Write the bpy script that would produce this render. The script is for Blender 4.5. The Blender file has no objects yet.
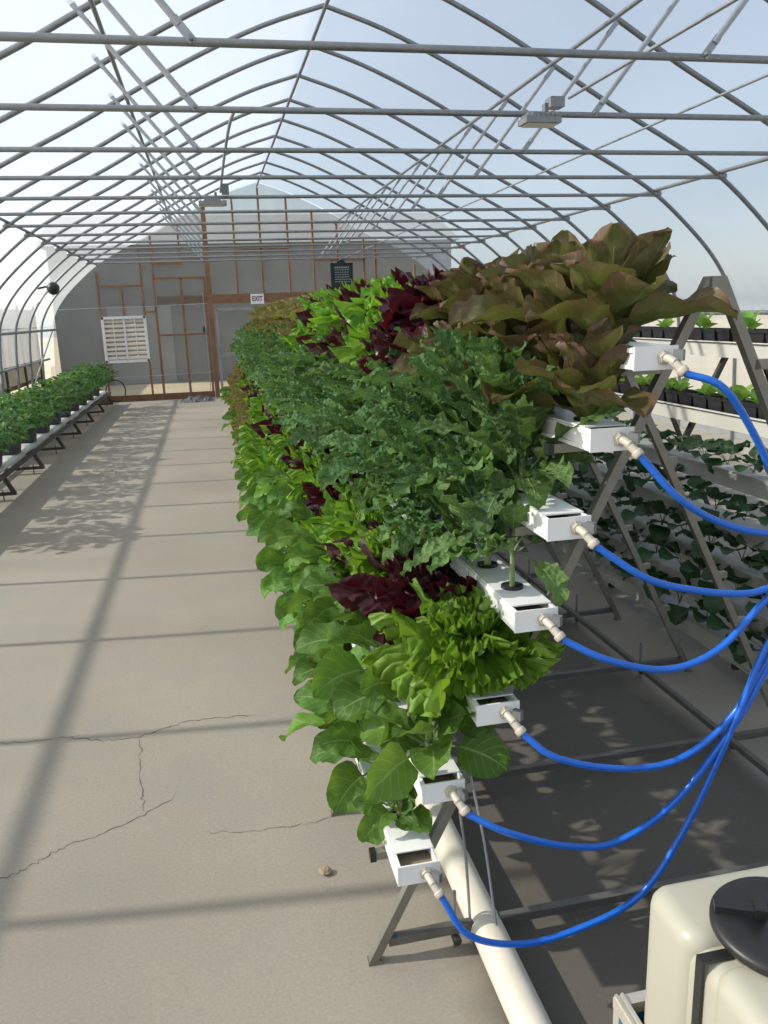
import bpy, math, random
import numpy as np
from mathutils import Vector, Matrix
SC = bpy.context.scene
COL = SC.collection
rnd = random.Random(7)
PI = math.pi

# ------------------------------------------------------------------ materials
def newmat(name):
    m = bpy.data.materials.new(name); m.use_nodes = True
    nt = m.node_tree; nt.nodes.clear()
    out = nt.nodes.new('ShaderNodeOutputMaterial')
    return m, nt, out
def N(nt, t, **kw):
    n = nt.nodes.new(t)
    for k, v in kw.items():
        if k in n.inputs.keys(): n.inputs[k].default_value = v
        else: setattr(n, k, v)
    return n
def math_(nt, op, a, b=None, clamp=False):
    n = nt.nodes.new('ShaderNodeMath'); n.operation = op; n.use_clamp = clamp
    for i, v in enumerate((a, b)):
        if v is None: continue
        if isinstance(v, (int, float)): n.inputs[i].default_value = v
        else: nt.links.new(v, n.inputs[i])
    return n.outputs[0]
def mixc(nt, f, a, b):
    n = nt.nodes.new('ShaderNodeMix'); n.data_type = 'RGBA'
    for s, v in ((0, f), (6, a), (7, b)):
        if isinstance(v, (int, float)): n.inputs[s].default_value = v
        elif isinstance(v, tuple): n.inputs[s].default_value = (*v[:3], 1)
        else: nt.links.new(v, n.inputs[s])
    return n.outputs[2]
def simple(name, col, rough=.5, metal=0., noise=.12, scale=12., bump=0., col2=None, spec=.5):
    m, nt, out = newmat(name)
    b = N(nt, 'ShaderNodeBsdfPrincipled'); b.inputs['Roughness'].default_value = rough
    b.inputs['Metallic'].default_value = metal; b.inputs['Specular IOR Level'].default_value = spec
    tc = N(nt, 'ShaderNodeTexCoord'); nz = N(nt, 'ShaderNodeTexNoise'); nz.inputs['Scale'].default_value = scale
    nz.inputs['Detail'].default_value = 5
    nt.links.new(tc.outputs['Object'], nz.inputs['Vector'])
    c2 = col2 or tuple(c*(1-noise*2) for c in col)
    f = math_(nt, 'MULTIPLY', math_(nt, 'SUBTRACT', nz.outputs[0], .3, True), 2., True)
    nt.links.new(mixc(nt, f, c2, col), b.inputs['Base Color'])
    if bump:
        bp = N(nt, 'ShaderNodeBump'); bp.inputs['Strength'].default_value = bump; bp.inputs['Distance'].default_value = .01
        nt.links.new(nz.outputs[0], bp.inputs['Height']); nt.links.new(bp.outputs[0], b.inputs['Normal'])
    nt.links.new(b.outputs[0], out.inputs[0])
    return m
def film(name, clear, tint, milk, diff=.35, streak=(1, 1, 1), var=.25):
    """thin translucent plastic sheet: part clear, part milky"""
    m, nt, out = newmat(name)
    tr = N(nt, 'ShaderNodeBsdfTransparent'); tr.inputs[0].default_value = (*tint, 1)
    tl = N(nt, 'ShaderNodeBsdfTranslucent'); tl.inputs[0].default_value = (*milk, 1)
    df = N(nt, 'ShaderNodeBsdfDiffuse'); df.inputs[0].default_value = (*milk, 1)
    mx = N(nt, 'ShaderNodeMixShader'); mx.inputs[0].default_value = diff
    nt.links.new(tl.outputs[0], mx.inputs[1]); nt.links.new(df.outputs[0], mx.inputs[2])
    tc = N(nt, 'ShaderNodeTexCoord'); mp = N(nt, 'ShaderNodeMapping'); mp.inputs['Scale'].default_value = streak
    nz = N(nt, 'ShaderNodeTexNoise'); nz.inputs['Scale'].default_value = 1.3; nz.inputs['Detail'].default_value = 6
    nt.links.new(tc.outputs['Object'], mp.inputs[0]); nt.links.new(mp.outputs[0], nz.inputs['Vector'])
    f = math_(nt, 'ADD', math_(nt, 'MULTIPLY', math_(nt, 'SUBTRACT', nz.outputs[0], .5), var), 1 - clear, True)
    m2 = N(nt, 'ShaderNodeMixShader'); nt.links.new(f, m2.inputs[0])
    nt.links.new(tr.outputs[0], m2.inputs[1]); nt.links.new(mx.outputs[0], m2.inputs[2])
    nt.links.new(m2.outputs[0], out.inputs[0])
    return m
def leafmat(name, base, dark, vein, edge=None, edge_amt=0., trans=.3, rough=.5, vein_n=7., vein_amt=.6, bump=.4, bscale=40., spec=.35, mottle=6., tcol=None):
    m, nt, out = newmat(name)
    uv = N(nt, 'ShaderNodeUVMap'); uv.uv_map = 'uv'
    sp = N(nt, 'ShaderNodeSeparateXYZ'); nt.links.new(uv.outputs[0], sp.inputs[0])
    au = math_(nt, 'ABSOLUTE', math_(nt, 'SUBTRACT', sp.outputs[0], .5))
    t = sp.outputs[1]
    at = N(nt, 'ShaderNodeAttribute'); at.attribute_name = 'lr'
    oi = N(nt, 'ShaderNodeObjectInfo')
    geo = N(nt, 'ShaderNodeNewGeometry')
    tc = N(nt, 'ShaderNodeTexCoord'); nz = N(nt, 'ShaderNodeTexNoise'); nz.inputs['Scale'].default_value = mottle; nz.inputs['Detail'].default_value = 4
    nt.links.new(tc.outputs['Object'], nz.inputs['Vector'])
    f = math_(nt, 'ADD', math_(nt, 'MULTIPLY', at.outputs['Fac'], .75), math_(nt, 'SUBTRACT', math_(nt, 'MULTIPLY', nz.outputs[0], .6), .2), True)
    c = mixc(nt, f, base, dark)
    if edge:
        e = math_(nt, 'MULTIPLY', math_(nt, 'POWER', math_(nt, 'MULTIPLY', au, 2.), 1.5), .7)
        e = math_(nt, 'ADD', e, math_(nt, 'MULTIPLY', math_(nt, 'POWER', t, 2.), .6))
        nz2 = N(nt, 'ShaderNodeTexNoise'); nz2.inputs['Scale'].default_value = 14.; nz2.inputs['Detail'].default_value = 5
        nt.links.new(tc.outputs['Object'], nz2.inputs['Vector'])
        e = math_(nt, 'MULTIPLY', math_(nt, 'MULTIPLY', e, math_(nt, 'ADD', nz2.outputs[0], .35)), edge_amt, True)
        c = mixc(nt, e, c, edge)
    mid = math_(nt, 'SUBTRACT', 1., math_(nt, 'DIVIDE', au, math_(nt, 'SUBTRACT', .045, math_(nt, 'MULTIPLY', t, .03))), True)
    ph = math_(nt, 'FRACT', math_(nt, 'SUBTRACT', math_(nt, 'MULTIPLY', t, vein_n), math_(nt, 'MULTIPLY', au, 4.)))
    sv = math_(nt, 'SUBTRACT', 1., math_(nt, 'MULTIPLY', math_(nt, 'ABSOLUTE', math_(nt, 'SUBTRACT', ph, .5)), 10.), True)
    sv = math_(nt, 'MULTIPLY', sv, .45)
    vm = math_(nt, 'MULTIPLY', math_(nt, 'MAXIMUM', mid, sv), vein_amt, True)
    c = mixc(nt, vm, c, vein)
    hs = N(nt, 'ShaderNodeHueSaturation'); nt.links.new(c, hs.inputs['Color'])
    nt.links.new(math_(nt, 'ADD', math_(nt, 'MULTIPLY', oi.outputs['Random'], .03), .485), hs.inputs['Hue'])
    nt.links.new(math_(nt, 'ADD', math_(nt, 'MULTIPLY', oi.outputs['Random'], .3), .85), hs.inputs['Value'])
    c = hs.outputs[0]
    b = N(nt, 'ShaderNodeBsdfPrincipled'); b.inputs['Roughness'].default_value = rough; b.inputs['Specular IOR Level'].default_value = spec
    nt.links.new(c, b.inputs['Base Color'])
    vo = N(nt, 'ShaderNodeTexVoronoi'); vo.inputs['Scale'].default_value = bscale
    nt.links.new(tc.outputs['Object'], vo.inputs['Vector'])
    hb = math_(nt, 'ADD', math_(nt, 'MULTIPLY', vo.outputs[0], 1.), math_(nt, 'MULTIPLY', vm, -.6))
    bp = N(nt, 'ShaderNodeBump'); bp.inputs['Strength'].default_value = bump; bp.inputs['Distance'].default_value = .008
    nt.links.new(hb, bp.inputs['Height']); nt.links.new(bp.outputs[0], b.inputs['Normal'])
    tl = N(nt, 'ShaderNodeBsdfTranslucent')
    g = mixc(nt, .55, c, tcol or tuple(min(1, x*1.9) for x in base)); nt.links.new(g, tl.inputs[0])
    mx = N(nt, 'ShaderNodeMixShader'); mx.inputs[0].default_value = trans
    nt.links.new(b.outputs[0], mx.inputs[1]); nt.links.new(tl.outputs[0], mx.inputs[2])
    nt.links.new(mx.outputs[0], out.inputs[0])
    return m

M = {}
M['galv'] = simple('galvanised_steel', (.30, .315, .33), .42, .6, .12, 25)
M['galv_bright'] = simple('bright_zinc', (.42, .44, .47), .38, .6, .1, 25)
M['rack_steel'] = simple('rack_steel', (.29, .28, .24), .42, .5, .15, 18)
M['dull_steel'] = simple('dull_steel', (.17, .165, .15), .5, .4, .15, 18)
M['dark_steel'] = simple('dark_steel', (.09, .085, .08), .45, .6, .2, 18)
M['white_pvc'] = simple('white_pvc', (.86, .87, .86), .3, 0, .04, 9)
M['cream_pvc'] = simple('cream_pvc', (.70, .66, .56), .35, 0, .08, 9)
M['shade_white'] = simple('shaded_white_gutter', (.46, .46, .42), .4, 0, .12, 6)  # white gutter greyed: the shade on the second rack is put into its colour
M['shelf_white'] = simple('aged_white_gutter', (.78, .77, .72), .35, 0, .06, 6)
M['gutter_in'] = simple('gutter_inside', (.30, .24, .17), .7, 0, .2, 30)
M['black'] = simple('black_plastic', (.018, .018, .019), .42, 0, .1, 30)
M['pot'] = simple('black_pot', (.022, .022, .026), .5, 0, .1, 20)
M['blue_hose'] = simple('blue_hose', (.008, .13, .62), .28, 0, .03, 6, spec=.6)
M['fitting'] = simple('beige_fitting', (.56, .51, .43), .4, 0, .08, 40)
M['grey_plastic'] = simple('grey_plastic', (.16, .17, .175), .4, 0, .1, 40)
M['wood'] = simple('stained_timber', (.30, .15, .075), .65, 0, .2, 7)
M['wood_dark'] = simple('brown_timber', (.22, .11, .055), .7, 0, .2, 7)
M['white_paint'] = simple('white_paint', (.8, .8, .78), .5, 0, .05, 8)
M['sign_white'] = simple('sign_white', (.85, .85, .85), .5, 0, .02, 8)
M['sign_ink'] = simple('sign_ink', (.10, .02, .03), .5, 0, .05, 8)
M['board'] = simple('slate_board', (.02, .03, .035), .6, 0, .2, 8)
M['chalk'] = simple('chalk_lines', (.35, .38, .38), .8, 0, .1, 8)
M['soil'] = simple('potting_soil', (.05, .035, .025), .9, 0, .3, 60, bump=.4)
M['tank'] = None
M['cream_blade'] = simple('cream_blade', (.80, .72, .60), .6, 0, .08, 6)
M['door_frame'] = simple('grey_door_frame', (.34, .34, .32), .6, 0, .1, 6)
M['blue_panel'] = simple('blue_panel', (.01, .20, .42), .5, 0, .08, 8)
M['alu'] = simple('aluminium_profile', (.72, .68, .60), .35, .6, .08, 30)
M['stem'] = simple('green_stem', (.25, .34, .14), .5, 0, .15, 30)
M['stem_red'] = simple('reddish_stem', (.34, .22, .14), .5, 0, .15, 30)
M['rag'] = simple('grey_rag', (.22, .22, .23), .9, 0, .35, 30)
M['crack'] = simple('crack_dark', (.17, .155, .135), .95, 0, .3, 60)
M['pebble'] = simple('pebble', (.45, .36, .24), .8, 0, .3, 60)
M['shed'] = simple('shed_cladding', (.24, .245, .235), .8, 0, .15, 1.5)
M['shed_roof'] = simple('shed_roof', (.35, .36, .36), .7, 0, .1, 1.5)
M['lens'] = simple('lamp_lens', (.55, .53, .42), .3, 0, .05, 8)

def tank_mat():
    m, nt, out = newmat('milky_tank_plastic')
    b = N(nt, 'ShaderNodeBsdfPrincipled'); b.inputs['Roughness'].default_value = .38
    tc = N(nt, 'ShaderNodeTexCoord'); nz = N(nt, 'ShaderNodeTexNoise'); nz.inputs['Scale'].default_value = 3.; nz.inputs['Detail'].default_value = 3
    nt.links.new(tc.outputs['Object'], nz.inputs['Vector'])
    nt.links.new(mixc(nt, nz.outputs[0], (.42, .41, .34), (.54, .53, .44)), b.inputs['Base Color'])
    tl = N(nt, 'ShaderNodeBsdfTranslucent'); tl.inputs[0].default_value = (.8, .82, .62, 1)
    mx = N(nt, 'ShaderNodeMixShader'); mx.inputs[0].default_value = .22
    nt.links.new(b.outputs[0], mx.inputs[1]); nt.links.new(tl.outputs[0], mx.inputs[2]); nt.links.new(mx.outputs[0], out.inputs[0])
    return m
M['tank'] = tank_mat()
def floor_mat():
    m, nt, out = newmat('worn_concrete')
    b = N(nt, 'ShaderNodeBsdfPrincipled'); b.inputs['Roughness'].default_value = .82; b.inputs['Specular IOR Level'].default_value = .3
    tc = N(nt, 'ShaderNodeTexCoord')
    def nz(s, d, r=.55):
        n = N(nt, 'ShaderNodeTexNoise'); n.inputs['Scale'].default_value = s; n.inputs['Detail'].default_value = d; n.inputs['Roughness'].default_value = r
        nt.links.new(tc.outputs['Object'], n.inputs['Vector']); return n.outputs[0]
    c = mixc(nt, math_(nt, 'MULTIPLY', math_(nt, 'SUBTRACT', nz(.55, 5), .35, True), 3., True), (.325, .29, .235), (.42, .375, .305))
    c = mixc(nt, math_(nt, 'MULTIPLY', math_(nt, 'SUBTRACT', nz(2.7, 6), .48, True), 3., True), c, (.33, .315, .285))
    # shade below the leafy rack, painted into the slab as a dark band
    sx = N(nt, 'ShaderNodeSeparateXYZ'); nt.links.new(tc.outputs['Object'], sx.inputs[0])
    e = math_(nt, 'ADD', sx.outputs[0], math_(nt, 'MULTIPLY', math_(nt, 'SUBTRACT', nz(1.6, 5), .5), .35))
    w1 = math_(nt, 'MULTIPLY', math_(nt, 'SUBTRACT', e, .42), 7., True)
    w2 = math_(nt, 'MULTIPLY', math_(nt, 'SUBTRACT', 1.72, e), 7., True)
    rack_shade = math_(nt, 'MULTIPLY', math_(nt, 'MULTIPLY', w1, w2), .8)
    c = mixc(nt, rack_shade, c, (.060, .056, .051))
    c = mixc(nt, math_(nt, 'MULTIPLY', math_(nt, 'SUBTRACT', nz(110, 4, .8), .42, True), 2.2, True), mixc(nt, .35, c, (.1, .09, .075)), c)
    sp = math_(nt, 'MULTIPLY', math_(nt, 'SUBTRACT', nz(60, 3), .62, True), 8., True)
    c = mixc(nt, math_(nt, 'MULTIPLY', sp, .5), c, (.2, .18, .155))
    sp2 = math_(nt, 'MULTIPLY', math_(nt, 'SUBTRACT', nz(9, 2), .74, True), 14., True)
    c = mixc(nt, math_(nt, 'MULTIPLY', sp2, .5), c, (.22, .2, .18))
    nt.links.new(c, b.inputs['Base Color'])
    bp = N(nt, 'ShaderNodeBump'); bp.inputs['Strength'].default_value = .25; bp.inputs['Distance'].default_value = .004
    nt.links.new(nz(45, 6, .7), bp.inputs['Height']); nt.links.new(bp.outputs[0], b.inputs['Normal'])
    nt.links.new(b.outputs[0], out.inputs[0])
    return m
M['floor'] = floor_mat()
M['ground'] = simple('dry_tan_ground', (.62, .52, .36), .95, 0, .12, 1.2)
M['film'] = film('greenhouse_film', .56, (.95, .965, .985), (.54, .57, .60), .25, (.6, .25, 1), .3)
M['film_side'] = film('side_curtain_film', .62, (.9, .95, 1.), (.60, .62, .64), .35, (1, 3, .3), .25)
M['poly'] = film('twinwall_polycarbonate', .62, (.84, .85, .82), (.30, .31, .30), .7, (3, 1, .25), .3)
M['netting'] = film('shade_netting', .22, (.6, .6, .58), (.06, .06, .055), .8, (3, 3, 3), .2)

M['L_collard'] = leafmat('collard_leaf', (.125, .265, .045), (.026, .085, .022), (.40, .52, .22), trans=.3, rough=.5, vein_n=6, vein_amt=.55, bump=.25, bscale=30, tcol=(.30, .52, .04), spec=.2)
M['L_lettuce'] = leafmat('green_lettuce_leaf', (.20, .39, .045), (.08, .21, .022), (.38, .52, .15), trans=.38, rough=.42, vein_n=6, vein_amt=.25, bump=.6, bscale=45, tcol=(.42, .68, .04))
M['L_red'] = leafmat('red_lettuce_leaf', (.065, .016, .022), (.028, .008, .014), (.12, .03, .035), trans=.16, rough=.36, vein_n=6, vein_amt=.4, bump=.7, bscale=35, tcol=(.25, .015, .02))
M['L_kale'] = leafmat('kale_leaf', (.14, .265, .08), (.032, .095, .035), (.40, .52, .30), trans=.24, rough=.55, vein_n=9, vein_amt=.7, bump=.9, bscale=75, tcol=(.26, .46, .07), spec=.2)
M['L_romaine'] = leafmat('bronze_romaine_leaf', (.115, .155, .032), (.045, .068, .018), (.27, .29, .13), (.13, .058, .048), .95, trans=.26, rough=.4, vein_n=7, vein_amt=.4, bump=.5, bscale=32, tcol=(.22, .27, .04))
M['L_bronze'] = leafmat('far_bronze_leaf', (.19, .22, .06), (.10, .11, .04), (.32, .32, .14), (.20, .12, .07), .8, trans=.3, rough=.45, vein_n=6, vein_amt=.3, bump=.4, tcol=(.5, .5, .08))
M['L_berry'] = leafmat('strawberry_leaf', (.035, .085, .026), (.018, .05, .017), (.09, .15, .06), trans=.2, rough=.45, vein_n=7, vein_amt=.35, bump=.3)
M['L_bench'] = leafmat('bench_plant_leaf', (.085, .20, .045), (.022, .07, .02), (.18, .3, .1), trans=.28, rough=.5, vein_n=5, vein_amt=.3, bump=.3, tcol=(.25, .5, .06))
M['L_seed'] = leafmat('seedling_leaf', (.22, .40, .08), (.13, .28, .05), (.35, .5, .2), trans=.35, rough=.4, vein_n=3, vein_amt=.2, bump=.1, tcol=(.5, .75, .1))

# ------------------------------------------------------------------ mesh helpers
class MB:
    def __init__(s): s.v = []; s.f = []; s.uv = []; s.lr = []; s.sm = []; s.mi = []
    def add(s, vs, fs, uvs=None, lr=0., smooth=False, mi=0):
        o = len(s.v); s.v += [tuple(map(float, v)) for v in vs]
        s.uv += list(uvs) if uvs is not None else [(.25, .3)]*len(vs); s.lr += [lr]*len(vs)
        for f in fs: s.f.append([o+i for i in f]); s.sm.append(smooth); s.mi.append(mi)
        return s
    def mesh(s, name, mats):
        me = bpy.data.meshes.new(name); me.from_pydata(s.v, [], s.f)
        for m in (mats if isinstance(mats, (list, tuple)) else [mats]): me.materials.append(m)
        me.polygons.foreach_set('use_smooth', s.sm); me.polygons.foreach_set('material_index', s.mi)
        uvl = me.uv_layers.new(name='uv')
        li = np.empty(len(me.loops), dtype=np.int32); me.loops.foreach_get('vertex_index', li)
        uvl.data.foreach_set('uv', np.array(s.uv, dtype=np.float32)[li].ravel())
        a = me.attributes.new('lr', 'FLOAT', 'POINT'); a.data.foreach_set('value', np.array(s.lr, dtype=np.float32))
        me.update(); return me
    def build(s, name, mats, parent=None, loc=None):
        o = bpy.data.objects.new(name, s.mesh(name, mats)); COL.objects.link(o)
        if parent is not None: o.parent = parent
        if loc is not None: o.location = loc
        return o
    # solids
    def box(s, c, d, rot=None, mi=0, bevel=0.):
        hx, hy, hz = d[0]/2, d[1]/2, d[2]/2
        R = rot or Matrix.Identity(3); c = Vector(c)
        vs = [c + R @ Vector((x*hx, y*hy, z*hz)) for x in (-1, 1) for y in (-1, 1) for z in (-1, 1)]
        return s.add(vs, [(0, 1, 3, 2), (4, 6, 7, 5), (0, 4, 5, 1), (2, 3, 7, 6), (0, 2, 6, 4), (1, 5, 7, 3)], mi=mi)
    def bar(s, a, b, w, h, up=(0, 1, 0), mi=0):
        a, b = Vector(a), Vector(b); d = (b-a); L = d.length; d.normalize()
        x = Vector(up).cross(d)
        if x.length < 1e-4: x = Vector((1, 0, 0)).cross(d)
        x.normalize(); y = d.cross(x)
        R = Matrix((x, y, d)).transposed()
        return s.box((a+b)/2, (w, h, L), R, mi)
    def tube(s, pts, r, n=10, cap=True, mi=0):
        P = [Vector(p) for p in pts]; rs = r if isinstance(r, (list, tuple)) else [r]*len(P)
        vs = []; ref = None
        for i, p in enumerate(P):
            t = (P[min(i+1, len(P)-1)] - P[max(i-1, 0)]).normalized()
            if ref is None:
                ref = t.orthogonal().normalized()
            x = (ref - t*ref.dot(t)).normalized(); ref = x; y = t.cross(x)
            for k in range(n):
                a = 2*PI*k/n; vs.append(p + (x*math.cos(a) + y*math.sin(a))*rs[i])
        fs = [(i*n+k, i*n+(k+1) % n, (i+1)*n+(k+1) % n, (i+1)*n+k) for i in range(len(P)-1) for k in range(n)]
        s.add(vs, fs, smooth=True, mi=mi)
        if cap:
            s.add(vs[:n], [tuple(range(n))[::-1]], mi=mi); s.add(vs[-n:], [tuple(range(n))], mi=mi)
        return s
    def lathe(s, prof, c=(0, 0, 0), axis=(0, 0, 1), n=24, smooth=True, mi=0):
        ax = Vector(axis).normalized(); x = ax.orthogonal().normalized(); y = ax.cross(x); c = Vector(c)
        vs = [c + ax*z + (x*math.cos(2*PI*k/n) + y*math.sin(2*PI*k/n))*r for r, z in prof for k in range(n)]
        fs = [(i*n+k, i*n+(k+1) % n, (i+1)*n+(k+1) % n, (i+1)*n+k) for i in range(len(prof)-1) for k in range(n)]
        return s.add(vs, fs, smooth=smooth, mi=mi)
def catmull(P, k=8):
    P = [Vector(p) for p in P]; Q = [P[0]*2-P[1]] + P + [P[-1]*2-P[-2]]; out = []
    for i in range(1, len(Q)-2):
        for j in range(k):
            t = j/k; a, b, c, d = Q[i-1], Q[i], Q[i+1], Q[i+2]
            out.append(.5*((2*b)+(c-a)*t+(2*a-5*b+4*c-d)*t*t+(3*b-a-3*c+d)*t**3))
    return out + [P[-1]]
def tag(o, label=None, cat=None, group=None, kind=None):
    if label: o['label'] = label
    if cat: o['category'] = cat
    if group: o['group'] = group
    if kind: o['kind'] = kind
    return o
def empty(name, loc, rz=0.):
    o = bpy.data.objects.new(name, None); o.empty_display_size = .05; COL.objects.link(o); o.location = loc; o.rotation_euler = (0, 0, rz); return o
def copy_tree(o, parent=None):
    c = o.copy(); COL.objects.link(c)
    if parent is not None: c.parent = parent
    for ch in list(o.children): copy_tree(ch, c)
    return c
def struct(o, label=None): o['kind'] = 'structure'; return o
ONES = ['', 'first', 'second', 'third', 'fourth', 'fifth', 'sixth', 'seventh', 'eighth', 'ninth', 'tenth', 'eleventh', 'twelfth', 'thirteenth', 'fourteenth', 'fifteenth', 'sixteenth', 'seventeenth', 'eighteenth', 'nineteenth']
TENS = {2: 'twent', 3: 'thirt', 4: 'fort', 5: 'fift', 6: 'sixt'}
def ordn(n):
    if n < 20: return ONES[n]
    t, u = divmod(n, 10)
    return TENS[t] + ('ieth' if u == 0 else 'y-' + ONES[u])

# ------------------------------------------------------------------ geometry of the house
RX = 1.15
PROF = [(4.05, 0), (4.02, .8), (3.97, 1.4), (3.88, 1.68), (3.70, 1.95), (3.42, 2.23), (3.05, 2.53), (2.65, 2.76), (2.03, 3.07), (1.5, 3.36), (1.03, 3.60), (.5, 3.83), (0, 3.99)]
def prof_pts(off=0., k=5):
    L = [Vector((RX-x, 0, z)) for x, z in PROF]
    left = catmull(L, k); right = [Vector((2*RX-p.x, 0, p.z)) for p in reversed(left[:-1])]
    P = left + right
    if off:
        c = Vector((RX, 0, 1.2)); P = [p + (p-c).normalized()*off if p.z > .05 else p + Vector((math.copysign(off, p.x-RX), 0, 0)) for p in P]
    return P
TY = [3.32 + .995*k for k in range(-1, 13)]
YF = 16.6; YN = -3.0

# floor, ground
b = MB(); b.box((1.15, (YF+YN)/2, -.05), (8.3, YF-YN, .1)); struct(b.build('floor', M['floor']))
b = MB(); b.box((0, 20, -.16), (160, 160, .1)); struct(b.build('ground', M['ground']))
# cracks in the slab
def crack(pts, w, seed):
    r = random.Random(seed); P = catmull([Vector((x, y, .0006)) for x, y in pts], 9); vs = []; fs = []
    for i, p in enumerate(P):
        t = (P[min(i+1, len(P)-1)]-P[max(i-1, 0)]).normalized(); nn = Vector((-t.y, t.x, 0))
        p = p + nn*r.uniform(-.010, .010) ; ww = w*r.uniform(.2, 1.)*(1 if 2 < i < len(P)-3 else .3)
        vs += [p-nn*ww/2, p+nn*ww/2]
        if i: fs.append((2*i-2, 2*i-1, 2*i+1, 2*i))
    return vs, fs
b = MB()
for i, (pp, w) in enumerate([([(-.95, 2.14), (-.71, 2.19), (-.64, 2.23), (-.57, 2.29), (-.46, 2.33), (-.34, 2.39), (-.22, 2.5)], .006), ([(-1.1, 3.1), (-.9, 3.02), (-.68, 3.0), (-.53, 2.94), (-.38, 2.93), (-.23, 2.99), (-.1, 3.0), (.1, 2.97)], .008), ([(-.39, 2.93), (-.37, 2.8), (-.35, 2.55), (-.33, 2.42)], .005), ([(-.15, 2.27), (-.03, 2.23), (.16, 2.22), (.25, 2.23), (.5, 2.3)], .004)]):
    b.add(*crack(pp, w, i))
struct(b.build('floor_crack', M['crack']))

# roof film + side films
def film_sheet(name, pts, y0, y1, mat, sag=.0, per=.995):
    n = max(1, int(round((y1-y0)/per*4))); vs = []; fs = []; c = Vector((RX, 0, 1.0))
    for j in range(n+1):
        y = y0+(y1-y0)*j/n
        ph = ((y-TY[1])/per) % 1.0; k = math.sin(PI*ph)
        for p in pts:
            d = (p-c); d.normalize()
            q = p + d*(sag*k); vs.append((q.x, y, q.z))
    m = len(pts)
    for j in range(n):
        for i in range(m-1): a = j*m+i; fs.append((a, a+1, a+m+1, a+m))
    bb = MB().add(vs, fs, smooth=True); return struct(bb.build(name, mat))
PO = prof_pts(.03)
roof = [p for p in PO if p.z > 1.42]
film_sheet('ceiling', roof, YN, YF+.05, M['film'], .035)
lu = [p for p in PO if p.x < RX and .90 < p.z <= 1.5]; ru = [p for p in PO if p.x > RX and .02 < p.z <= 1.5]
film_sheet('wall_left', lu, YN, YF, M['film_side'])
ll = [p for p in PO if p.x < RX and p.z < .95]
film_sheet('wall_left_skirt', ll, YN, 12.35, M['film_side'])
film_sheet('wall_left_corner', ll, 16.1, YF, M['film_side'])
film_sheet('wall_right', ru, YN, YF, M['film_side'])
# far wall sheet
def endwall(name, y, mat):
    P = prof_pts(.03, 4); vs = [(p.x, y, p.z) for p in P]
    return struct(MB().add(vs, [tuple(range(len(vs)))]).build(name, mat))
wf = endwall('wall_far', YF, M['poly']); endwall('wall_near', YN, M['film_side'])
def stud(x0, z0, x1, z1, w=.036, d=.07, y=YF-.05, mat='wood', name='stud'):
    MB().bar((x0, y, z0), (x1, y, z1), w, d, up=(0, 1, 0)).build(name, M[mat], wf)
for s in [(-1.96, 2.45, -1.96, .12), (-1.15, 2.93, -1.15, .12), (-1.53, 2.16, -1.53, 1.62), (.65, 3.74, .65, 1.97), (1.15, 3.92, 1.15, 1.97), (1.68, 3.72, 1.68, 1.97), (2.17, 3.5, 2.17, 1.97), (2.65, 3.25, 2.65, 1.97), (3.18, 2.96, 3.18, 1.0), (3.42, 2.86, 3.42, 1.6), (3.79, 2.16, 3.79, 1.6), (4.22, 2.45, 4.22, .12), (-.40, 3.26, -.40, 2.62)]:
    stud(*s)
stud(.10, 3.58, .10, 0, .09, .09, YF-.06)
stud(-.92, 3.08, -.92, 2.3); 
for s in [(-1.94, 2.18, -1.16, 2.18), (-.9, 2.57, -.36, 2.57), (-.36, 2.66, .06, 2.66), (-1.13, 1.69, -.94, 1.69), (.67, 2.80, 1.66, 2.80), (2.19, 2.57, 3.2, 2.57), (3.44, 2.17, 4.2, 2.17)]:
    stud(*s, w=.035, name='rail')
stud(.15, 1.89, 3.2, 1.89, .17, .05, YF-.05, name='header_beam')
stud(-.90, 1.90, .05, 1.90, .15, .04, YF+.06, name='outer_beam')
stud(-2.9, .06, .05, .06, .12, .08, YF-.06, 'wood_dark', 'sill_plate'); stud(1.15, .06, 5.2, .06, .12, .08, YF-.06, 'wood_dark', 'sill_plate')
for z0 in (1.78, .47):
    MB().tube([(-2.75, YF-.12, z0), (-1, YF-.12, z0+.01), (.05, YF-.12, z0+.03)], .006, 6).build('guy_wire', M['galv_bright'], wf)
# doors in the far wall
b = MB()
for x in (-.93, -.42, .02): b.bar((x, YF-.07, .02), (x, YF-.07, 2.3), .045, .05)
b.bar((-.93, YF-.07, 1.24), (.02, YF-.07, 1.24), .035, .04); b.bar((-.93, YF-.07, 2.3), (.02, YF-.07, 2.3), .045, .05)
b.bar((-.93, YF-.07, .07), (.02, YF-.07, .07), .1, .05)
d1 = struct(b.build('door_1', M['wood']))
MB().box((-.06, YF-.11, 1.32), (.04, .05, .1)).build('handle', M['black'], d1)
MB().bar((-.03, YF-.11, .1), (-.03, YF-.11, 2.0), .012, .012).build('edge_strip', M['galv_bright'], d1)
b = MB()
for x in (.20, 1.12): b.bar((x, YF-.07, .02), (x, YF-.07, 1.70), .05, .05)
b.bar((.2, YF-.07, 1.69), (1.12, YF-.07, 1.69), .05, .05); b.bar((.2, YF-.07, .05), (1.12, YF-.07, .05), .07, .05); b.bar((.2, YF-.07, .82), (1.12, YF-.07, .82), .08, .04)
d2 = struct(b.build('door_2', M['door_frame']))
MB().box((.23, YF-.12, .95), (.05, .05, .14)).build('latch', M['galv'], d2)

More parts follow.
